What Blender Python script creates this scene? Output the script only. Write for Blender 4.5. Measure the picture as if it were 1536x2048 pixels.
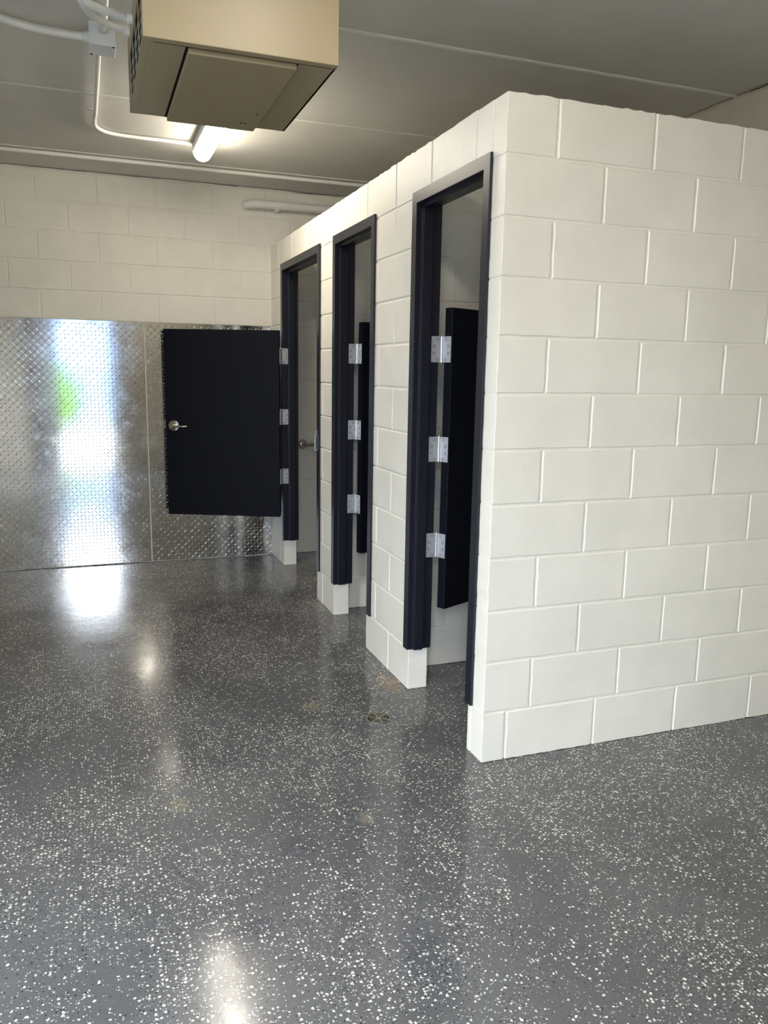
import bpy, bmesh, math, random
from mathutils import Vector, Matrix
random.seed(7)
sc = bpy.context.scene
for o in list(bpy.data.objects): bpy.data.objects.remove(o)

# ------------------------------------------------------------------ camera
YAW, PITCH, ROLL, FPX = 0.354873, -0.174196, 0.01663, 1587.06
fw = Vector((math.sin(YAW)*math.cos(PITCH), math.cos(YAW)*math.cos(PITCH), math.sin(PITCH)))
rt0 = Vector((math.cos(YAW), -math.sin(YAW), 0)); up0 = rt0.cross(fw)
rt = rt0*math.cos(ROLL) + up0*math.sin(ROLL); up = -rt0*math.sin(ROLL) + up0*math.cos(ROLL)
cam = bpy.data.cameras.new('camera'); cam_o = bpy.data.objects.new('camera', cam)
sc.collection.objects.link(cam_o)
cam_o.matrix_world = Matrix(((rt.x, up.x, -fw.x, -1.36796), (rt.y, up.y, -fw.y, -2.55842),
                             (rt.z, up.z, -fw.z, 1.49297), (0, 0, 0, 1)))
cam.sensor_fit = 'VERTICAL'; cam.sensor_height = 36.0; cam.lens = FPX/2048*36.0
cam.clip_start = 0.02
sc.camera = cam_o

# ------------------------------------------------------------------ light
vs = sc.view_settings
vs.view_transform = 'Standard'; vs.look = 'None'; vs.gamma = 1.0; vs.use_curve_mapping = False
vs.exposure = 0.22
SKY_STRENGTH = 21.0
LAMP_STRENGTH = 44.0
w = bpy.data.worlds.new('sky'); sc.world = w; w.use_nodes = True
bg = w.node_tree.nodes['Background']
bg.inputs[0].default_value = (0.80, 0.88, 0.98, 1); bg.inputs[1].default_value = SKY_STRENGTH
# light portal in the entrance doorway behind the photographer (guides the sky light, emits nothing itself)
DOOR_X0, DOOR_X1, DOOR_H, FRONT_Y = -1.80, -1.08, 2.24, -2.45
pl = bpy.data.lights.new('entrance_portal', 'AREA'); pl.shape = 'RECTANGLE'
pl.size = DOOR_X1-DOOR_X0; pl.size_y = DOOR_H; pl.cycles.is_portal = True
po = bpy.data.objects.new('entrance_portal', pl); sc.collection.objects.link(po)
po.location = ((DOOR_X0+DOOR_X1)/2, FRONT_Y-0.19, DOOR_H/2); po.rotation_euler = (math.radians(90), 0, 0)

# second portal, in an opening added to the left wall for light from the left
SIDE_Y0, SIDE_Y1 = -1.80, -.80
pl2 = bpy.data.lights.new('side_portal', 'AREA'); pl2.shape = 'RECTANGLE'
pl2.size = SIDE_Y1-SIDE_Y0; pl2.size_y = DOOR_H; pl2.cycles.is_portal = True
po2 = bpy.data.objects.new('side_portal', pl2); sc.collection.objects.link(po2)
po2.location = (-3.43, (SIDE_Y0+SIDE_Y1)/2, DOOR_H/2); po2.rotation_euler = (math.radians(90), 0, math.radians(-90))

# ------------------------------------------------------------------ helpers
def srgb(r, g, b):
    f = lambda c: (c/255/12.92) if c/255 <= 0.04045 else ((c/255+0.055)/1.055)**2.4
    return (f(r), f(g), f(b), 1)

class MB:
    def __init__(s): s.v = []; s.f = []; s.m = []
    def add(s, vs_, fs, mi=0):
        n = len(s.v); s.v += [tuple(v) for v in vs_]
        for f in fs: s.f.append([i+n for i in f]); s.m.append(mi)
        return s
    def box(s, x0, x1, y0, y1, z0, z1, mi=0, M=None):
        P = [(x, y, z) for z in (z0, z1) for y in (y0, y1) for x in (x0, x1)]
        if M is not None: P = [M @ Vector(p) for p in P]
        return s.add(P, [(0, 2, 3, 1), (4, 5, 7, 6), (0, 1, 5, 4), (2, 6, 7, 3), (0, 4, 6, 2), (1, 3, 7, 5)], mi)
    def bbox(s, x0, x1, y0, y1, z0, z1, b=0.003, seg=2, mi=0, M=None):
        bm = bmesh.new(); bmesh.ops.create_cube(bm, size=1)
        for v in bm.verts:
            v.co = Vector(((x0+x1)/2+v.co.x*(x1-x0), (y0+y1)/2+v.co.y*(y1-y0), (z0+z1)/2+v.co.z*(z1-z0)))
        bmesh.ops.bevel(bm, geom=bm.edges[:], offset=b, segments=seg, affect='EDGES', profile=0.5)
        bm.verts.index_update()
        P = [(M @ v.co) if M is not None else v.co.copy() for v in bm.verts]
        s.add(P, [[v.index for v in f.verts] for f in bm.faces], mi); bm.free(); return s
    def cyl(s, a, b, r, n=20, mi=0, r2=None, caps=True):
        a = Vector(a); b = Vector(b); d = (b-a).normalized()
        q = Vector((0, 0, 1)) if abs(d.z) < .9 else Vector((1, 0, 0))
        u = d.cross(q).normalized(); v = d.cross(u); r2 = r if r2 is None else r2
        P = []
        for c, rr in ((a, r), (b, r2)):
            for i in range(n):
                t = 2*math.pi*i/n; P.append(c+u*math.cos(t)*rr+v*math.sin(t)*rr)
        F = [(i, (i+1) % n, n+(i+1) % n, n+i) for i in range(n)]
        if caps: F += [tuple(range(n))[::-1], tuple(range(n, 2*n))]
        return s.add(P, F, mi)
    def tube(s, pts, r, n=14, mi=0, caps=True):
        pts = [Vector(p) for p in pts]; P = []; m = len(pts)
        prev = None
        for k, p in enumerate(pts):
            d = (pts[min(k+1, m-1)]-pts[max(k-1, 0)]).normalized()
            if prev is None:
                q = Vector((0, 0, 1)) if abs(d.z) < .9 else Vector((1, 0, 0)); u = d.cross(q).normalized()
            else:
                u = (prev-d*prev.dot(d)).normalized()
            prev = u; v = d.cross(u)
            for i in range(n):
                t = 2*math.pi*i/n; P.append(p+u*math.cos(t)*r+v*math.sin(t)*r)
        F = [(k*n+i, k*n+(i+1) % n, (k+1)*n+(i+1) % n, (k+1)*n+i) for k in range(m-1) for i in range(n)]
        if caps: F += [tuple(range(n))[::-1], tuple(range((m-1)*n, m*n))]
        return s.add(P, F, mi)
    def lathe(s, prof, a, d, n=32, mi=0):
        # prof: list of (radius, distance along d)
        a = Vector(a); d = Vector(d).normalized()
        q = Vector((0, 0, 1)) if abs(d.z) < .9 else Vector((1, 0, 0)); u = d.cross(q).normalized(); v = d.cross(u)
        P = [a+d*h+(u*math.cos(2*math.pi*i/n)+v*math.sin(2*math.pi*i/n))*max(r, 1e-5) for r, h in prof for i in range(n)]
        m = len(prof)
        F = [(k*n+i, k*n+(i+1) % n, (k+1)*n+(i+1) % n, (k+1)*n+i) for k in range(m-1) for i in range(n)]
        return s.add(P, F, mi)
    def build(s, name, mats, parent=None, smooth=False, fix=True):
        me = bpy.data.meshes.new(name); me.from_pydata([tuple(v) for v in s.v], [], s.f)
        if not isinstance(mats, (list, tuple)): mats = [mats]
        for m in mats: me.materials.append(m)
        if len(mats) > 1: me.polygons.foreach_set('material_index', s.m)
        me.update()
        if fix:
            bm = bmesh.new(); bm.from_mesh(me); bmesh.ops.recalc_face_normals(bm, faces=bm.faces[:]); bm.to_mesh(me); bm.free()
        if smooth:
            me.polygons.foreach_set('use_smooth', [True]*len(me.polygons))
            try: me.set_sharp_from_angle(angle=math.radians(35))
            except Exception: pass
        o = bpy.data.objects.new(name, me); sc.collection.objects.link(o)
        if parent is not None:
            o.parent = parent; o.matrix_parent_inverse = parent.matrix_world.inverted()
        return o

def empty(name, loc):
    o = bpy.data.objects.new(name, None); sc.collection.objects.link(o)
    o.location = loc; o.empty_display_size = 0.1
    o.matrix_world = Matrix.Translation(loc); return o
def tag(o, label, cat, group=None):
    o['label'] = label; o['category'] = cat
    if group: o['group'] = group
    return o
def struct(o): o['kind'] = 'structure'; return o

def spline(P, n=8):
    P = [Vector(p) for p in P]; out = []
    for i in range(len(P)-1):
        a, b, c, d = P[max(i-1, 0)], P[i], P[i+1], P[min(i+2, len(P)-1)]
        for k in range(n):
            t = k/n
            out.append(0.5*((2*b)+(c-a)*t+(2*a-5*b+4*c-d)*t*t+(3*b-a-3*c+d)*t**3))
    out.append(P[-1]); return out

# ------------------------------------------------------------------ materials
class NT:
    def __init__(s, name):
        s.mat = bpy.data.materials.new(name); s.mat.use_nodes = True
        s.t = s.mat.node_tree; s.b = s.t.nodes['Principled BSDF']
    def n(s, typ, **kw):
        nd = s.t.nodes.new(typ)
        for k, v in kw.items():
            if k.startswith('i_'):
                key = k[2:]; key = int(key) if key.isdigit() else key.replace('_', ' ')
                nd.inputs[key].default_value = v
            else: setattr(nd, k, v)
        return nd
    def l(s, a, b): s.t.links.new(a, b)
    def math(s, op, a, b=None, c=None, clamp=False):
        nd = s.t.nodes.new('ShaderNodeMath'); nd.operation = op; nd.use_clamp = clamp
        for i, x in enumerate((a, b, c)):
            if x is None: continue
            if isinstance(x, (int, float)): nd.inputs[i].default_value = x
            else: s.l(x, nd.inputs[i])
        return nd.outputs[0]
    def mix(s, fac, a, b):
        nd = s.t.nodes.new('ShaderNodeMix'); nd.data_type = 'RGBA'
        for idx, x in ((0, fac), (6, a), (7, b)):
            if isinstance(x, (int, float)): nd.inputs[idx].default_value = x
            elif isinstance(x, tuple): nd.inputs[idx].default_value = x
            else: s.l(x, nd.inputs[idx])
        return nd.outputs[2]
    def noise(s, vec, scale, detail=3, rough=.5):
        nd = s.n('ShaderNodeTexNoise'); nd.inputs['Scale'].default_value = scale
        nd.inputs['Detail'].default_value = detail; nd.inputs['Roughness'].default_value = rough
        s.l(vec, nd.inputs['Vector']); return nd.outputs[0]
    def ramp(s, x, lo, hi, a=0., b=1.):
        nd = s.t.nodes.new('ShaderNodeMapRange'); nd.clamp = True
        s.l(x, nd.inputs[0])
        for i, v in zip((1, 2, 3, 4), (lo, hi, a, b)): nd.inputs[i].default_value = v
        return nd.outputs[0]
    def bump(s, h, strength, dist, prev=None):
        nd = s.n('ShaderNodeBump'); nd.inputs['Strength'].default_value = strength; nd.inputs['Distance'].default_value = dist
        s.l(h, nd.inputs['Height'])
        if prev is not None: s.l(prev, nd.inputs['Normal'])
        return nd.outputs[0]
    def obj(s): return s.n('ShaderNodeTexCoord').outputs['Object']

def simple(name, col, rough=.5, metal=0., spec=.5, nscale=None, nstr=.1, ndist=.001, var=0., coat=0.):
    m = NT(name); b = m.b
    b.inputs['Roughness'].default_value = rough; b.inputs['Metallic'].default_value = metal
    b.inputs['Specular IOR Level'].default_value = spec
    if coat: b.inputs['Coat Weight'].default_value = coat; b.inputs['Coat Roughness'].default_value = .15
    v = m.obj()
    nz = m.noise(v, 6, 4)
    dk = tuple(c*(1-var) for c in col[:3])+(1,)
    m.l(m.mix(m.ramp(nz, .3, .7), dk, col), b.inputs['Base Color'])
    if nscale:
        m.l(m.bump(m.noise(v, nscale, 4), nstr, ndist), b.inputs['Normal'])
    return m.mat

def paint_mat(name, col, rough=.42, bumpy=.35):
    m = NT(name); b = m.b; v = m.obj()
    b.inputs['Roughness'].default_value = rough; b.inputs['Specular IOR Level'].default_value = .35
    n1 = m.noise(v, 3.5, 4, .6)
    n2 = m.noise(v, 11, 3, .5)
    dk = tuple(c*.93 for c in col[:3])+(1,)
    c1 = m.mix(m.ramp(n1, .35, .65), dk, col)
    smudge = m.ramp(n2, .66, .80, 0, .12)
    m.l(m.mix(smudge, c1, tuple(c*.7 for c in col[:3])+(1,)), b.inputs['Base Color'])
    a = m.bump(m.noise(v, 160, 4, .6), bumpy, .0012)
    a = m.bump(m.noise(v, 28, 3, .5), bumpy*.6, .004, a)
    m.l(a, b.inputs['Normal']); return m.mat

M_wall = paint_mat('cream_block_paint', srgb(239, 235, 222))
M_outer = paint_mat('grey_block_paint_dimmed', srgb(168, 161, 147))  # grey made darker to cut bounce light and dim the right wall
M_ceil = paint_mat('ceiling_paint', srgb(220, 217, 208), .6, .3)
M_caulk = paint_mat('ceiling_caulk', srgb(222, 220, 210), .5, .1)
M_navy = simple('navy_door_paint', (.004, .0048, .0095, 1), .5, nscale=90, nstr=.1, ndist=.001, var=.12, spec=.12)
M_frame = simple('navy_frame_paint', (.0085, .0095, .019, 1), .36, nscale=70, nstr=.18, ndist=.001, var=.15, spec=.5)
M_steel = simple('satin_steel', (.62, .64, .68, 1), .48, .75, nscale=300, nstr=.05, var=.12)
M_chrome = simple('nickel', (.62, .60, .56, 1), .2, 1., var=.05)
M_dark = simple('dark_gap', (.012, .012, .012, 1), .9, spec=.02)
M_beige = simple('beige_enamel', srgb(158, 143, 112), .42, nscale=220, nstr=.08, var=.05)
M_beige2 = simple('beige_enamel_underside', srgb(172, 164, 146), .45, nscale=220, nstr=.08, var=.05)
M_white = simple('painted_conduit', srgb(236, 235, 228), .4, nscale=80, nstr=.1, var=.06)
M_greybox = simple('grey_box_plastic', srgb(226, 228, 227), .4, var=.04)

def lens_mat():
    m = NT('lamp_lens'); b = m.b
    b.inputs['Base Color'].default_value = (.9, .9, .88, 1)
    nz = m.noise(m.obj(), 2, 2)
    m.l(m.mix(m.ramp(nz, .3, .7), (1, .90, .76, 1), (1, .92, .79, 1)), b.inputs['Emission Color'])
    b.inputs['Emission Strength'].default_value = LAMP_STRENGTH
    return m.mat
M_lens = lens_mat()

def plate_mat():
    m = NT('diamond_plate_aluminium'); b = m.b; v = m.obj()
    b.inputs['Metallic'].default_value = 1.
    n1 = m.noise(v, 2.3, 5, .65); n2 = m.noise(v, 9, 5, .7)
    m.l(m.mix(m.ramp(n1, .35, .7), (.68, .675, .66, 1), (.80, .795, .78, 1)), b.inputs['Base Color'])
    r = m.math('ADD', m.ramp(n1, .3, .75, .07, .13), m.ramp(n2, .55, .75, 0, .12))
    m.l(r, b.inputs['Roughness'])
    m.l(m.bump(m.noise(v, 4, 2), .05, .006), b.inputs['Normal'])
    return m.mat
M_plate = plate_mat()
M_tread = simple('raised_tread_aluminium', (.78, .78, .77, 1), .34, 1., var=.1)

def floor_mat():
    m = NT('flake_epoxy_floor'); b = m.b; v = m.obj()
    wn = m.n('ShaderNodeTexNoise'); wn.inputs['Scale'].default_value = 120; wn.inputs['Detail'].default_value = 2
    m.l(v, wn.inputs['Vector'])
    sub = m.n('ShaderNodeVectorMath', operation='SUBTRACT'); m.l(wn.outputs['Color'], sub.inputs[0]); sub.inputs[1].default_value = (.5, .5, .5)
    scl = m.n('ShaderNodeVectorMath', operation='SCALE'); m.l(sub.outputs[0], scl.inputs[0]); scl.inputs['Scale'].default_value = .0085
    add = m.n('ShaderNodeVectorMath', operation='ADD'); m.l(v, add.inputs[0]); m.l(scl.outputs[0], add.inputs[1])
    wv = add.outputs[0]
    dens = m.noise(v, 1.7, 3, .55); dens2 = m.noise(v, 7, 2, .5)
    D = m.math('ADD', m.ramp(dens, .36, .64), m.math('MULTIPLY', m.math('SUBTRACT', dens2, .5), 1.3))
    def chips(scale, thr_hi, thr_lo, rmax):
        vo = m.n('ShaderNodeTexVoronoi', voronoi_dimensions='2D', feature='F1'); vo.inputs['Scale'].default_value = scale
        m.l(wv, vo.inputs['Vector'])
        sep = m.n('ShaderNodeSeparateColor'); m.l(vo.outputs['Color'], sep.inputs[0])
        thr = m.ramp(D, 0, 1, thr_hi, thr_lo)
        a = m.math('GREATER_THAN', sep.outputs[0], thr)
        rr = m.math('MULTIPLY_ADD', sep.outputs[1], rmax*.6, rmax*.4)
        c = m.math('LESS_THAN', vo.outputs['Distance'], rr)
        return m.math('MULTIPLY', a, c), sep.outputs[2]
    w1, r1 = chips(88, .91, .62, .37)
    w2, r2 = chips(165, .92, .68, .38)
    k1, _ = chips(125, .93, .80, .33)
    k2, _ = chips(230, .90, .80, .33)
    base_n = m.noise(v, 2.2, 4, .6)
    base = m.mix(m.ramp(base_n, .35, .65), srgb(86, 86, 87), srgb(98, 98, 99))
    blot = m.noise(v, 4.5, 4, .62)
    base = m.mix(m.ramp(blot, .62, .72, 0, .55), base, srgb(80, 81, 86))
    blot2 = m.noise(v, 3.1, 5, .7)
    base = m.mix(m.ramp(blot2, .66, .76, 0, .35), base, srgb(140, 138, 130))
    # yellowed stains at fixed spots on the floor
    def spot(col, x, y, rx, ry, amt):
        nonlocal base
        sp = m.n('ShaderNodeSeparateXYZ'); m.l(v, sp.inputs[0])
        dx = m.math('DIVIDE', m.math('SUBTRACT', sp.outputs[0], x), rx)
        dy = m.math('DIVIDE', m.math('SUBTRACT', sp.outputs[1], y), ry)
        d = m.math('ADD', m.math('MULTIPLY', dx, dx), m.math('MULTIPLY', dy, dy))
        d = m.math('ADD', d, m.math('MULTIPLY', m.math('SUBTRACT', m.noise(v, 22, 3), .5), 2.2))
        base = m.mix(m.ramp(d, .25, 1.1, amt, 0), base, col)
    for a in SPOTS: spot(*a)
    c = m.mix(k2, base, srgb(52, 54, 62))
    c = m.mix(k1, c, srgb(40, 41, 50))
    c = m.mix(m.math('MULTIPLY', w2, .8), c, srgb(190, 190, 178))
    wc = m.mix(r1, srgb(188, 188, 176), srgb(232, 230, 214))
    c = m.mix(w1, c, wc)
    m.l(c, b.inputs['Base Color'])
    b.inputs['Specular IOR Level'].default_value = .36
    rn = m.noise(v, 3, 4, .6)
    m.l(m.ramp(rn, .3, .7, .10, .19), b.inputs['Roughness'])
    hb = m.bump(m.noise(v, 14, 3, .5), .12, .004)
    hb = m.bump(m.math('ADD', w1, m.math('MULTIPLY', w2, .6)), .25, .0006, hb)
    m.l(hb, b.inputs['Normal'])
    return m.mat
SPOTS = [(srgb(132, 126, 104), -1.14, .07, .04, .06, .5), (srgb(140, 134, 112), -.55, -.22, .03, .04, .5),
         (srgb(128, 108, 84), -.06, .87, .05, .14, .7), (srgb(150, 138, 100), -.49, .72, .05, .05, .35),
         (srgb(74, 75, 81), -.80, -.30, .09, .07, .45), (srgb(70, 71, 78), -1.06, -.66, .12, .07, .6),
         (srgb(72, 73, 79), -.45, .22, .07, .06, .5), (srgb(78, 79, 84), -.22, .05, .08, .03, .6),
         (srgb(74, 75, 82), -.62, -.92, .07, .14, .5)]
M_floor = floor_mat()

# ------------------------------------------------------------------ building shell
C = .2032; BL = .4064; T = .098; CEIL = 2.86; BACK = 3.75; LEFTX = -3.2; RIGHTX = 1.68
def cuts(lo, hi, holes):
    runs = [(lo, hi, False, False)]
    for a, b in holes:
        nr = []
        for (l, h, fl, fh) in runs:
            if b <= l or a >= h: nr.append((l, h, fl, fh)); continue
            if a > l+.012: nr.append((l, a, fl, True))
            if b < h-.012: nr.append((b, h, True, fh))
        runs = nr
    return runs
def block_wall(name, mp, u0, u1, top, thick, off, holes_of=lambda k: [], free0=True, free1=True, mat=None):
    """mp(u, w, z) -> world; off(k) -> position of one vertical joint in course k"""
    m = MB(); nc = int(math.ceil(top/C-1e-6))
    rnd = random.Random(sum(map(ord, name)))
    for k in range(nc):
        z0 = k*C; z1 = min((k+1)*C, top); holes = holes_of(k)
        if z1-z0 < .02: z1 = top
        for (l, h, fl, fh) in cuts(u0, u1, holes):       # mortar core
            m_l = l+.004; m_h = h-.004
            P = [mp(u, w_, z) for z in (z0+.004 if k == 0 else z0, z1-(.005 if k == nc-1 else 0)) for w_ in (.0038, thick-.0038) for u in (m_l, m_h)]
            m.add(P, [(0, 2, 3, 1), (4, 5, 7, 6), (0, 1, 5, 4), (2, 6, 7, 3), (0, 4, 6, 2), (1, 3, 7, 5)])
        o = off(k); js = []
        i0 = math.floor((u0-o)/BL); u = o+i0*BL
        while u <= u0+.03: u += BL
        js = [u0]
        while u < u1-.03: js.append(u); u += BL
        js.append(u1)
        for a, b in zip(js[:-1], js[1:]):
            for (l, h, fl, fh) in cuts(a, b, holes):
                fl = fl or (abs(l-u0) < 1e-6 and free0); fh = fh or (abs(h-u1) < 1e-6 and free1)
                ft = (k == nc-1); fb = (k == 0)
                dz = rnd.uniform(-.0006, .0006); sw = rnd.uniform(-.0008, .0008)
                def ring(e, wd, jit):
                    la = l+(e*.45 if fl else e); ha = h-(e*.45 if fh else e)
                    za = z0+(e*.3 if fb else e); zb = z1-(e*.45 if ft else e)
                    nu = max(2, int((ha-la)/.03)); nz = 5; R_ = []
                    for i in range(nu): R_.append((la+(ha-la)*i/nu, za))
                    for i in range(nz): R_.append((ha, za+(zb-za)*i/nz))
                    for i in range(nu): R_.append((ha-(ha-la)*i/nu, zb))
                    for i in range(nz): R_.append((la, zb-(zb-za)*i/nz))
                    return R_
                A = ring(.0078, 0, 0); B = ring(.0042, 0, 0); n = len(A)
                J = [(rnd.gauss(0, .0007), rnd.gauss(0, .0007)) for _ in range(n)]
                if ft: J = [(jx, (jz-abs(rnd.gauss(0, .003)) if A[i][1] > z1-.01 else jz)) for i, (jx, jz) in enumerate(J)]
                lay = []
                for R_, wd in ((A, 0.+sw), (B, .0034), (B, thick-.0034), (A, thick-sw)):
                    lay += [mp(p[0]+j[0], wd, p[1]+j[1]) for p, j in zip(R_, J)]
                F = [tuple(range(n)), tuple(range(3*n, 4*n))[::-1]]
                for q in range(3):
                    F += [(q*n+i, (q+1)*n+i, (q+1)*n+(i+1) % n, q*n+(i+1) % n) for i in range(n)]
                m.add(lay, F)
    return struct(m.build(name, mat or M_wall))

DOORS = [  # outer frame edges, block reveals
    dict(e=.0879, o=.811, a=.1325, b=.7674, kind='in'),
    dict(e=1.3054, o=2.029, a=1.3874, b=2.0036, kind='in'),
    dict(e=2.3146, o=3.376, a=2.3924, b=3.3487, kind='out')]
HEAD = 2.26; BOT = .2015
def door_holes(k):
    if k == 0: return [(d['a'], d['b']) for d in DOORS]
    if k < 11: return [(d['e']+.02, d['o']-.02) for d in DOORS]
    return []
# stall front wall with the three doorways (x = 0 plane)
def off_door(k):
    return 0.226 if k in (11,) else (.835 if k % 2 else 1.04)
block_wall('wall_stall_front', lambda u, w_, z: (w_, u, z), T, BACK, 12*C, T, off_door, door_holes, free0=False, free1=False)
# stall side wall facing the camera (y = 0 plane)
block_wall('wall_stall_side', lambda u, w_, z: (u, w_, z), 0, RIGHTX, 12*C, T,
           lambda k: .1 if k == 0 else (.2032 if k % 2 else .4064), free1=False)
# partitions between the stalls
for nm, yy in (('wall_partition_near', 1.024), ('wall_partition_far', 2.117)):
    block_wall(nm, lambda u, w_, z, yy=yy: (u, yy+w_, z), T, RIGHTX, 12*C, T,
               lambda k: .31 if k % 2 else .51, free0=False, free1=False)
block_wall('wall_back', lambda u, w_, z: (u, BACK+w_, z), LEFTX, RIGHTX, CEIL, .19,
           lambda k: -.445 if k % 2 else -.238, free0=False, free1=False)
block_wall('wall_right', lambda u, w_, z: (RIGHTX+w_, u, z), FRONT_Y-.15, BACK+.19, CEIL, .19,
           lambda k: .1 if k % 2 else .3, mat=M_outer, free0=False, free1=False)
block_wall('wall_left', lambda u, w_, z: (LEFTX-w_, u, z), FRONT_Y-.15, BACK+.19, CEIL, .19,
           lambda k: .1 if k % 2 else .3, lambda k: [(SIDE_Y0, SIDE_Y1)] if k < 11 else [], mat=M_outer, free0=False, free1=False)  # added opening, lets sky light in from the left
block_wall('wall_front', lambda u, w_, z: (u, FRONT_Y-w_, z), LEFTX, RIGHTX, CEIL, .15,
           lambda k: .1 if k % 2 else .3, lambda k: [(DOOR_X0, DOOR_X1)] if k < 11 else [], mat=M_outer, free0=False, free1=False)
f = MB().box(LEFTX-.2, RIGHTX+.2, FRONT_Y-.15, BACK+.2, -.12, 0)
struct(f.build('floor', M_floor))
# precast ceiling planks with caulked joints
m = MB(); J = [-2.86, -1.64, -.42, .795, 2.02, 3.235, 4.2]
for a, b in zip(J[:-1], J[1:]):
    m.bbox(LEFTX-.2, RIGHTX+.2, max(a, FRONT_Y-.15)+.003, min(b, BACK+.19)-.003, CEIL, CEIL+.16, b=.006, seg=1)
for y in J[1:-1]:
    pts = [(x, y+random.gauss(0, .001), CEIL+.003) for x in [LEFTX+i*(RIGHTX-LEFTX)/40 for i in range(41)]]
    m.tube(pts, .0125 if y < 1 else .0095, 8, 1)
struct(m.build('ceiling', [M_ceil, M_caulk]))

# outside, seen only as a reflection through the entrance
M_conc = simple('outside_concrete', srgb(118, 118, 116), .8, nscale=30, nstr=.3, var=.1)
struct(MB().box(-14, 12, -30, FRONT_Y-.15, -.14, -.02).box(-14, LEFTX-.2, FRONT_Y-.15, 12, -.14, -.02).build('ground', M_conc))
M_leaf = simple('leaf_green', (.20, .42, .04, 1), .6, var=.5)
m = MB(); rnd = random.Random(3)
for i in range(1400):
    t = rnd.uniform(0, 2*math.pi); ph = math.acos(rnd.uniform(-1, 1)); R_ = rnd.uniform(.75, 1.)
    c = Vector((-1.9+.42*R_*math.sin(ph)*math.cos(t), -11.+.6*R_*math.sin(ph)*math.sin(t), .78+.76*R_*math.cos(ph)))
    a = Vector([rnd.gauss(0, 1) for _ in range(3)]).normalized(); b = a.orthogonal().normalized()*.07; a = a*.13
    m.add([c-a, c-b, c+a, c+b], [(0, 1, 2, 3)])
bush = m.build('bush', M_leaf, fix=False)
tag(bush, 'yellow-green bush standing outside the entrance, seen only in the metal wall panel', 'bush')

bl = empty('building', (-2.5, -13.5, 0))  # unseen building added to block the low sky in the panel reflection
M_fac = simple('pale_blue_siding', srgb(104, 124, 156), .8, var=.05)
m = MB(); m.box(-9, 4, -16, -13, -.02, 3.2); m.build('facade', M_fac, bl)
m = MB(); m.box(-9.3, 4.3, -16.2, -12.7, 3.2, 3.35); m.build('roof', simple('roof_trim', srgb(210, 210, 205), .7), bl)
tag(bl, 'low pale blue building added across from the entrance to block low sky, seen only in the metal wall panel', 'building')

# door leaf added at the entrance as a dark shape for the panel reflection
e = empty('added_entrance_door', (DOOR_X0, FRONT_Y, 0)); struct(e); e.name = 'added_door_1'
Md = Matrix.Translation((DOOR_X0, FRONT_Y+.02, 0)) @ Matrix.Rotation(math.radians(111), 4, 'Z')
MB().bbox(0.0, .88, -.045, 0, .01, 2.2, .003, M=Md).build('door_leaf', M_navy, e)
mm = MB(); mm.lathe([(0, 0), (.036, 0), (.036, .012), (.012, .014), (.012, .05), (0, .05)], Md @ Vector((.81, -.045, 1.0)), Md.to_3x3() @ Vector((0, -1, 0)))
mm.bbox(.69, .82, -.105, -.09, .99, 1.01, .004, M=Md); mm.build('door_handle', M_steel, e, smooth=True)

# ------------------------------------------------------------------ metal wall panels
def plate_sheet(x0, x1, z1, label, seed):
    yf = BACK-.0045; m = MB(); rnd = random.Random(seed)
    m.bbox(x0, x1, yf, yf+.003, .008, z1, .0008, 1)
    p = .0262; L_ = .0135; W_ = .0028; Hh = .0010
    nx = int((x1-x0)/p); nz = int((z1-.01)/p)
    for i in range(nx):
        for j in range(nz):
            cx = x0+(i+.5)*p+((x1-x0)-nx*p)/2; cz = .01+(j+.5)*p
            s = 1 if (i+j) % 2 else -1
            ax = (math.cos(.78)*L_, s*math.sin(.78)*L_); bx = (-s*math.sin(.78)*W_, math.cos(.78)*W_)
            P = []; hh = Hh*rnd.uniform(.75, 1.35); rj = rnd.uniform(-.3, .3); qj = rnd.uniform(-.2, .2)
            for (q, r) in ((-1, 0), (-.55, -.85), (.55, -.85), (1, 0), (.55, .85), (-.55, .85)):
                P.append((cx+ax[0]*q+bx[0]*r, yf+.0001, cz+ax[1]*q+bx[1]*r))
            for q in (-.55, .55):
                P.append((cx+ax[0]*(q+qj)+bx[0]*rj, yf-hh*rnd.uniform(.8, 1.2), cz+ax[1]*(q+qj)+bx[1]*rj))
            m.add(P, [(0, 1, 6), (1, 2, 7, 6), (2, 3, 7), (3, 4, 7), (4, 5, 6, 7), (5, 0, 6)], 1)
    o = m.build('diamond_plate_panel', [M_plate, M_tread])
    tag(o, label, 'wall panel', 'diamond plate panels on the back wall'); return o
plate_sheet(LEFTX+.01, -.966, 1.832, 'wide diamond plate metal panel on back wall, left of the vertical seam', 1)
plate_sheet(-.957, -.004, 1.832, 'narrow diamond plate metal panel on back wall behind the open stall door', 2)
seam = MB().bbox(-.9655, -.9575, BACK-.011, BACK-.0005, .008, 1.834, .001, 1).build('seam_strip', M_caulk)
tag(seam, 'thin bright vertical strip joining the two diamond plate panels', 'trim strip')
ct = MB().bbox(-.006, -.0005, BACK-.014, BACK-.0015, .0, 1.83, .001, 1).build('corner_bead', M_caulk)
tag(ct, 'white corner bead where the diamond plate meets the stall wall', 'trim strip')

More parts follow.
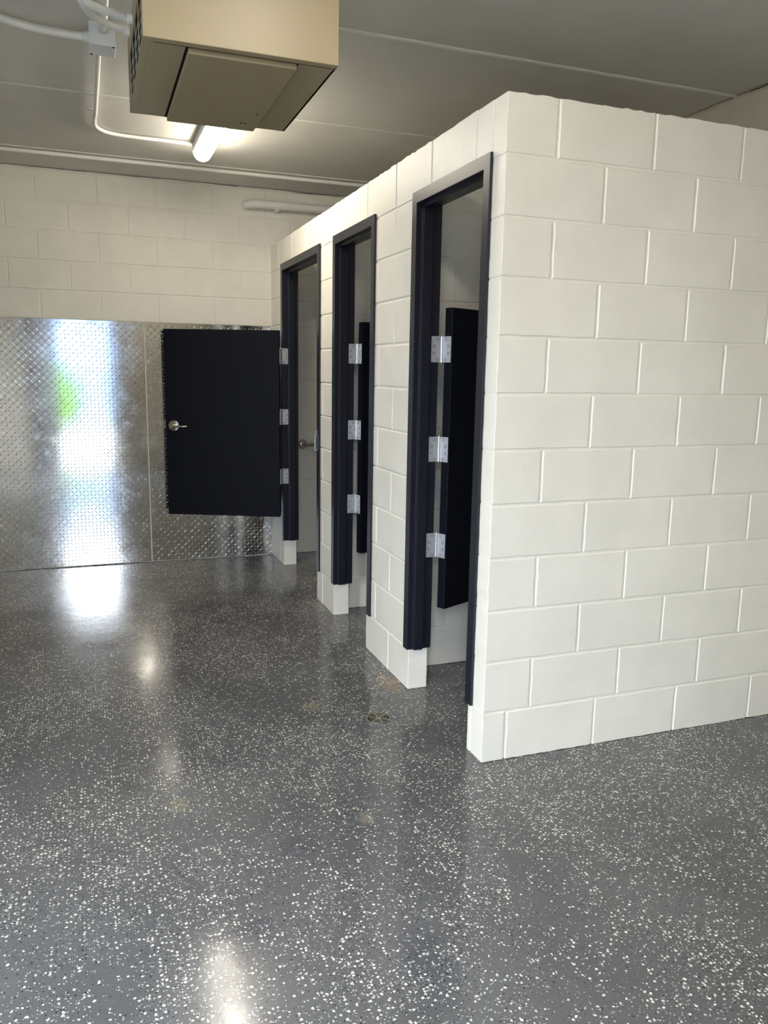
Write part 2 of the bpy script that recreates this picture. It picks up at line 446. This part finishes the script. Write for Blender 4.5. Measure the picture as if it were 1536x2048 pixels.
# ------------------------------------------------------------------ stall doors
def door_frame(d, root):
    e, o = d['e'], d['o']; s0, s1 = (.017, .062) if d['kind'] == 'in' else (.036, .081)
    prof = [(-.012, .0), (-.012, .05), (s0, .05), (s0, .066), (s1, .066), (s1, .05), (.110, .05), (.110, .0),
            (T+.001, .0), (T+.001, .018), (-.001, .018), (-.001, .0)]
    nodes = [lambda t: (o-t, BOT), lambda t: (o-t, HEAD-t), lambda t: (e+t, HEAD-t), lambda t: (e+t, BOT)]
    m = MB(); P = []
    for nd in nodes:
        for x, t in prof:
            y, z = nd(t); P.append((x, y, z))
    n = len(prof)
    F = [(k*n+i, k*n+(i+1) % n, (k+1)*n+(i+1) % n, (k+1)*n+i) for k in range(3) for i in range(n)]
    F += [tuple(range(n)), tuple(range(3*n, 4*n))[::-1]]
    m.add(P, F); fr = m.build('door_frame', M_frame, root)
    md = fr.modifiers.new('bevel', 'BEVEL'); md.width = .0014; md.segments = 2; md.limit_method = 'ANGLE'
    return fr
def hinge(root, pin, zc, jamb_dir, door_dir, jn, dn):
    """pin (x,y); jamb_dir / door_dir: unit xy from pin along each plate; jn/dn: outward normals"""
    m = MB(); hh = .0572; wl = .052
    ex = Vector
    def plate(dr, nr):
        d3 = Vector((dr[0], dr[1], 0)).normalized(); n3 = Vector((nr[0], nr[1], 0)).normalized()
        M = Matrix(((d3.x, n3.x, 0, pin[0]), (d3.y, n3.y, 0, pin[1]), (0, 0, 1, zc), (0, 0, 0, 1)))
        m.bbox(.003, wl, -.0015, .0015, -hh, hh, .0007, 1, M=M); return M
    Mj = plate(jamb_dir, jn); Mk = plate(door_dir, dn)
    h = m.build('hinge', M_steel, root)
    b = MB()
    for i in range(5):
        z0 = zc-hh+i*2*hh/5; b.cyl((pin[0], pin[1], z0+.0012), (pin[0], pin[1], z0+2*hh/5-.0012), .0068, 18)
    b.cyl((pin[0], pin[1], zc-hh-.004), (pin[0], pin[1], zc+hh+.004), .0048, 14)
    b.cyl((pin[0], pin[1], zc+hh), (pin[0], pin[1], zc+hh+.006), .006, 14, r2=.004)
    b.cyl((pin[0], pin[1], zc-hh), (pin[0], pin[1], zc-hh-.006), .006, 14, r2=.004)
    b.build('barrel', M_chrome, h, smooth=True)
    for M in (Mj, Mk):
        for (u, z) in ((.022, .044), (.038, .014), (.038, -.017), (.022, -.044)):
            s = MB(); a = M @ Vector((u, .0014, z)); nn = M.to_3x3() @ Vector((0, 1, 0))
            s.lathe([(.0062, 0), (.0062, .0006), (.0046, .0008)], a, nn, 14, 1)
            s.lathe([(.0046, .0008), (.0030, .0011), (0, .0011)], a, nn, 14, 0)
            s.build('screw', [M_steel, M_dark], h, fix=False)
    return h
HZ = (1.598, 1.151, .703)
def leaf_matrix(P, d, n):
    d = Vector((d[0], d[1], 0)).normalized(); n = Vector((n[0], n[1], 0)).normalized()
    return Matrix(((d.x, n.x, 0, P[0]), (d.y, n.y, 0, P[1]), (0, 0, 1, 0), (0, 0, 0, 1)))
def door_leaf(root, M, width, z0, z1, lever_side):
    """local: x along the leaf from hinge edge, y = thickness away from the visible face (0..-.044)"""
    lf = MB().bbox(0, width, -.044, 0, z0, z1, .0022, 2, M=M).build('door_leaf', M_navy, root)
    zc = 1.072; u = width-.062; y0 = 0 if lever_side > 0 else -.044; s = lever_side
    N = (M.to_3x3() @ Vector((0, s, 0)))
    a = M @ Vector((u, y0, zc)); h = MB()
    h.lathe([(.0, 0), (.043, 0), (.043, .006), (.038, .013), (.018, .017), (.013, .020), (.013, .046), (0, .046)], a, N, 36)
    pts = [M @ Vector((u+q, y0+s*r, zc)) for q, r in ((0, .03), (0, .046), (-.006, .056), (-.02, .06), (-.05, .061), (-.085, .06), (-.108, .056), (-.115, .046))]
    h.tube(spline(pts, 5), .0085, 14)
    h.build('lever_handle', M_chrome, lf, smooth=True)
    # latch face on the free edge
    MB().bbox(width-.0005, width+.0012, -.034, -.010, zc-.028, zc+.028, .0004, 1, M=M).build('latch_plate', M_steel, lf)
    return lf
labels = ['nearest stall door: navy frame beside the outer block corner, short leaf swung inward',
          'middle stall door: navy frame between two block piers, short leaf swung inward',
          'farthest stall door, its navy half-height leaf swung out over the diamond plate']
for i, d in enumerate(DOORS):
    root = empty('stall_door', (.05, (d['e']+d['o'])/2, 0))
    tag(root, labels[i], 'door', 'navy stall doors with short leaves'); root['kind'] = 'thing'
    door_frame(d, root)
    yr = d['o']-.05
    if i == 0:
        pin = (.124, yr-.004); dd = (.9, .436)
    elif i == 1:
        pin = (.126, yr-.004); dd = (.978, .208)
    else:
        pin = (-.021, yr-.004); dd = (-.914, .405)
    if i < 2:
        nn = (dd[1], -dd[0])                       # visible face normal (towards -y)
        P2 = (pin[0]+nn[0]*.056, pin[1]+nn[1]*.056)    # hinge edge corner of visible face
        P2 = (P2[0]+dd[0]*.003, P2[1]+dd[1]*.003)
        M = leaf_matrix(P2, dd, nn)
        door_leaf(root, M, .605 if i == 0 else .585, .402, 1.779, 1)
        for z in HZ: hinge(root, pin, z, (-1, 0), nn, (0, -1), (-dd[0], -dd[1]))
    else:
        nn = (-.405, -.914)
        P2 = (pin[0]+nn[0]*.05+dd[0]*.006, pin[1]+nn[1]*.05+dd[1]*.006)
        M = leaf_matrix(P2, dd, nn)
        # matrix keeps a right-handed frame by mirroring z-free axes
        door_leaf(root, M, .862, .397, 1.783, 1)
        for z in HZ: hinge(root, pin, z, (1, 0), nn, (0, -1), (-dd[0], -dd[1]))
    # strike plate on the latch-side jamb
    ys = d['e']+.05
    s = MB()
    if i < 2: s.bbox(.068, .118, ys-.0005, ys+.002, 1.01, 1.13, .0006, 1); s.bbox(.112, .124, ys-.0005, ys+.006, 1.03, 1.11, .0006, 1)
    else:
        s.bbox(-.018, .032, ys-.0005, ys+.002, 1.0, 1.12, .0006, 1); s.bbox(-.026, -.012, ys-.0005, ys+.012, .99, 1.085, .0006, 1)
    s.build('strike_plate', M_steel, root)

# ------------------------------------------------------------------ grab bar in the last stall
g = empty('grab_bar', (.25, BACK, .9)); gm = MB()
gm.tube(spline([(.25, BACK-.004, .905), (.25, BACK-.035, .905), (.262, BACK-.05, .905), (.29, BACK-.055, .905), (.6, BACK-.055, .905), (1.1, BACK-.055, .905), (1.128, BACK-.05, .905), (1.14, BACK-.035, .905), (1.14, BACK-.004, .905)], 6), .016, 16)
gm.build('rail', M_chrome, g, smooth=True)
for x in (.25, 1.14):
    MB().lathe([(0, 0), (.04, 0), (.04, .005), (.034, .011), (.016, .012)], (x, BACK-.0005, .905), (0, -1, 0)).build('flange', M_chrome, g, smooth=True)
tag(g, 'stainless grab bar on the back wall inside the farthest stall', 'grab bar')

# ------------------------------------------------------------------ ceiling lamps
def lamp(x, y0, y1, label):
    root = empty('ceiling_lamp', (x, (y0+y1)/2, CEIL))
    b = MB(); r = .052; zt = CEIL-.001; zb = CEIL-.05
    def caps(rad, z0, z1, n=14):
        P = []
        for z in (z0, z1):
            for cy, s in ((y1-rad, 1), (y0+rad, -1)):
                for i in range(n+1):
                    t = math.pi*i/n; P.append((x+s*rad*math.cos(t), cy+s*rad*math.sin(t), z))
        k = 2*(n+1)
        return P, [tuple(range(k)), tuple(range(k, 2*k))]+[(i, (i+1) % k, k+(i+1) % k, k+i) for i in range(k)]
    P, F = caps(.058, zb, zt); b.add(P, F); b.build('housing', M_greybox, root)
    # rounded lens
    l = MB(); n = 14; rings = []
    for q in range(7):
        a = q/6*math.pi/2; rr = .0545*math.cos(a)*1.0+.0005; zz = zb-.052*math.sin(a)
        ring = []
        for cy, s in ((y1-.058, 1), (y0+.058, -1)):
            for i in range(n+1):
                t = math.pi*i/n; ring.append((x+s*rr*math.cos(t), cy+s*rr*math.sin(t), zz))
        rings.append(ring)
    k = 2*(n+1); P = [p for r_ in rings for p in r_]
    F = [(q*k+i, q*k+(i+1) % k, (q+1)*k+(i+1) % k, (q+1)*k+i) for q in range(6) for i in range(k)]
    F.append(tuple(range(6*k, 7*k)))
    l.add(P, F); l.build('lens', M_lens, root, smooth=True)
    tag(root, label, 'ceiling lamp', 'long white ceiling lamps'); return root
lamp(-.645, 1.52, 2.78, 'lit long white lamp with rounded end under the ceiling behind the beige heater')
lamp(-.72, -1.85, -.64, 'long white ceiling lamp near the entrance, outside the picture')

# ------------------------------------------------------------------ heater
h = empty('ceiling_heater', (-.9, .29, 2.40))
X0, X1, Y0, Y1, Z0, Z1 = -1.184, -.617, -.076, .643, 2.40, 2.628
m = MB(); m.box(X0+.021, X1-.002, Y0+.01, Y1, Z0+.001, Z1)
m.bbox(X0, X1, Y0, Y0+.03, Z0, Z1, .002, 2); m.bbox(X0+.021, X1, Y0+.031, Y1, Z0, Z0+.01, .001, 1)
m.bbox(X1-.01, X1, Y0+.02, Y1, Z0, Z1, .002, 1); m.box(X0, X0+.021, Y0+.0302, Y0+.05, Z0+.0122, Z1-.0702); m.box(X0, X0+.021, Y1-.04, Y1, Z0+.0122, Z1-.0702)
m.box(X0, X0+.0208, Y0+.0302, Y1, Z0, Z0+.012); m.box(X0, X0+.0208, Y0+.0302, Y1, Z1-.07, Z1)
m.build('body', M_beige, h)
m = MB(); m.box(X0+.0035, X0+.0205, Y0+.05, Y1-.04, Z0+.012, Z1-.07)
m.build('grille_backing', M_dark, h)
m = MB(); nsl = 30
for i in range(nsl):
    y = Y0+.055+(Y1-Y0-.1)*i/(nsl-1)
    if i % 7 == 6: m.box(X0+.0008, X0+.004, y-.004, y+.004, Z0+.011, Z1-.069)
for z in (Z0+.045, Z0+.078, Z0+.111):
    m.box(X0+.0012, X0+.004, Y0+.05, Y1-.04, z-.0010, z+.0010)
m.build('grille', M_beige2, h)
# underside access panel and front return flange
m = MB(); m.bbox(-1.056, -.738, Y0+.036, Y1-.004, Z0-.015, Z0-.0005, .0015, 1)
m.build('access_panel', M_beige, h)
m = MB(); m.box(-1.064, -1.0565, Y0+.03, Y1-.004, Z0-.0008, Z0-.0002); m.box(X0+.03, X1-.012, Y0+.0295, Y0+.0315, Z0-.0004, Z0+.0002)
m.box(-.7375, -.733, Y0+.03, Y1-.004, Z0-.0008, Z0-.0002)
m.build('panel_gap', M_dark, h)
for (x, y) in ((-.80, .55), (-.785, .552), (-.765, .43)):
    MB().lathe([(.004, 0), (.004, .001), (0, .001)], (x, y, Z0-.015), (0, 0, -1), 10).build('screw', M_dark, h)
for x in (X0+.06, X1-.06):
    for y in (Y0+.08, Y1-.08):
        m = MB(); m.cyl((x, y, Z1-.01), (x, y, CEIL), .005, 10); m.cyl((x, y, Z1), (x, y, Z1+.008), .012, 6)
        m.build('hanger_rod', M_steel, h)
tag(h, 'beige metal box heater hanging under the ceiling with side louvres', 'heater')

# ------------------------------------------------------------------ junction box and conduits
jb = empty('junction_box', (-1.255, 1.16, CEIL))
m = MB(); m.bbox(-1.305, -1.203, 1.10, 1.225, 2.772, CEIL-.001, .003, 2); m.build('box', M_greybox, jb)
for (x, y) in ((-1.212, 1.108), (-1.296, 1.215)):
    MB().lathe([(.005, 0), (.005, .0015), (0, .002)], (x, y, 2.772), (0, 0, -1), 12).build('screw', M_dark, jb)
MB().lathe([(.021, 0), (.021, .012), (.017, .014)], (-1.250, 1.10, 2.826), (0, -1, 0), 24).build('hub', M_greybox, jb, smooth=True)
MB().lathe([(.021, 0), (.021, .022), (.016, .024)], (-1.305, 1.16, 2.815), (-1, 0, 0), 24).build('hub', M_greybox, jb, smooth=True)
tag(jb, 'grey square electrical junction box on the ceiling left of the heater', 'junction box')
def conduit(pts, r, label, clamps=(), n=6):
    o = MB().tube(spline(pts, n), r, 16).build('conduit', M_white, smooth=True)
    tag(o, label, 'conduit', 'painted conduits on the ceiling')
    for (p, d) in clamps:
        m = MB(); p = Vector(p); d = Vector(d).normalized(); s = d.cross(Vector((0, 0, 1)))
        pts_ = [p+s*(r+.002)*math.cos(t)+Vector((0, 0, -1))*(r+.002)*math.sin(t) for t in [math.pi*i/10 for i in range(11)]]
        for a, b in zip(pts_[:-1], pts_[1:]):
            m.add([a-d*.008, b-d*.008, b+d*.008, a+d*.008], [(0, 1, 2, 3)])
        q = p+s*(r+.014); m.bbox(q.x-.012, q.x+.012, q.y-.009, q.y+.009, CEIL-.006, CEIL-.001, .001, 1)
        m.build('clamp', M_white, o)
    return o
ZC = CEIL-.017
conduit([(-1.262, 1.225, ZC), (-1.264, 1.7, ZC), (-1.268, 2.2, ZC), (-1.272, 2.42, ZC), (-1.262, 2.54, ZC), (-1.215, 2.625, ZC), (-1.13, 2.665, ZC), (-1.0, 2.675, ZC), (-.85, 2.677, ZC), (-.703, 2.68, ZC)], .0105,
        'thin white conduit bending from the junction box to the lit lamp', [((-1.268, 2.28, ZC), (0, -1, 0))])
conduit([(-1.325, 1.16, 2.815), (-1.45, 1.165, 2.818), (-1.6, 1.15, 2.828), (-1.8, 1.06, 2.84), (-2.3, 1.0, 2.842), (-3.19, 1.0, 2.842)], .0155,
        'white conduit leaving the left side of the junction box')
conduit([(-1.250, 1.09, 2.826), (-1.250, .5, 2.826), (-1.250, -.5, 2.826), (-1.25, -2.44, 2.826)], .0150,
        'straight white conduit entering the front of the junction box')
conduit([(-3.19, 3.28, ZC), (-2.4, 3.28, ZC), (-1.82, 3.275, ZC), (-.6, 3.285, ZC), (.6, 3.29, ZC), (1.67, 3.29, ZC)], .0125,
        'long white conduit running along the ceiling above the back wall',
        [((.35, 3.29, ZC), (1, 0, 0))])
conduit([(-1.38, .09, 2.855), (-1.378, .11, 2.76), (-1.36, .18, 2.66), (-1.327, .264, 2.605), (-1.288, .306, 2.60), (-1.255, .322, 2.60), (-1.215, .340, 2.60), (-1.187, .347, 2.60)], .0125,
        'upper of two thick curved white conduits sweeping into the heater')
conduit([(-1.425, .14, 2.855), (-1.415, .17, 2.78), (-1.385, .23, 2.68), (-1.339, .318, 2.625), (-1.313, .398, 2.62), (-1.280, .450, 2.62), (-1.230, .490, 2.62), (-1.187, .507, 2.62)], .0120,
        'lower of two thick curved white conduits sweeping into the heater')
for y, z in ((.347, 2.60), (.507, 2.62)):
    MB().lathe([(.0165, 0), (.0165, .014), (.013, .018)], (X0, y, z), (-1, 0, 0), 20).build('conduit_hub', M_white, h, smooth=True)
# pipe high on the back wall
p = MB().tube(spline([(-.195, BACK+.01, 2.722), (-.193, BACK-.02, 2.722), (-.178, BACK-.055, 2.722), (-.14, BACK-.075, 2.724), (0, BACK-.078, 2.726), (.6, BACK-.078, 2.726), (1.2, BACK-.078, 2.726), (1.675, BACK-.078, 2.726)], 6), .031, 20).build('wall_pipe', M_white, smooth=True)
tag(p, 'thick white pipe elbowing out high on the back wall', 'pipe')
MB().bbox(.02, .05, BACK-.09, BACK-.001, 2.683, 2.70, .003, 1).build('bracket', M_white, p)

# ------------------------------------------------------------------ floor drain
dr = empty('floor_drain', (-.242, .507, 0)); cx, cy, R0 = -.242, .507, .053
MB().lathe([(0, .0006), (R0-.003, .0006)], (cx, cy, 0), (0, 0, 1), 40).build('sump', M_dark, dr, fix=False)
m = MB()
def ringm(m, r0, r1, z):
    m.lathe([(r0, .0006), (r0, z), (r1, z), (r1, .0006)], (cx, cy, 0), (0, 0, 1), 48)
ringm(m, R0-.005, R0, .003)
for r in (.010, .0175, .025, .0325, .040): ringm(m, r-.0012, r+.0012, .0028)
for a in (35, 145, 215, 325, 90, 270):
    M = Matrix.Translation((cx, cy, 0)) @ Matrix.Rotation(math.radians(a), 4, 'Z')
    m.box(.001, R0-.003, -.0028, .0028, .0008, .0029, M=M)
m.lathe([(0, .003), (.006, .003), (.006, .0006)], (cx, cy, 0), (0, 0, 1), 20)
m.build('grate', simple('drain_brass', (.50, .46, .38, 1), .35, 1., var=.3), dr)
tag(dr, 'small round metal floor drain in front of the nearest stall', 'floor drain')
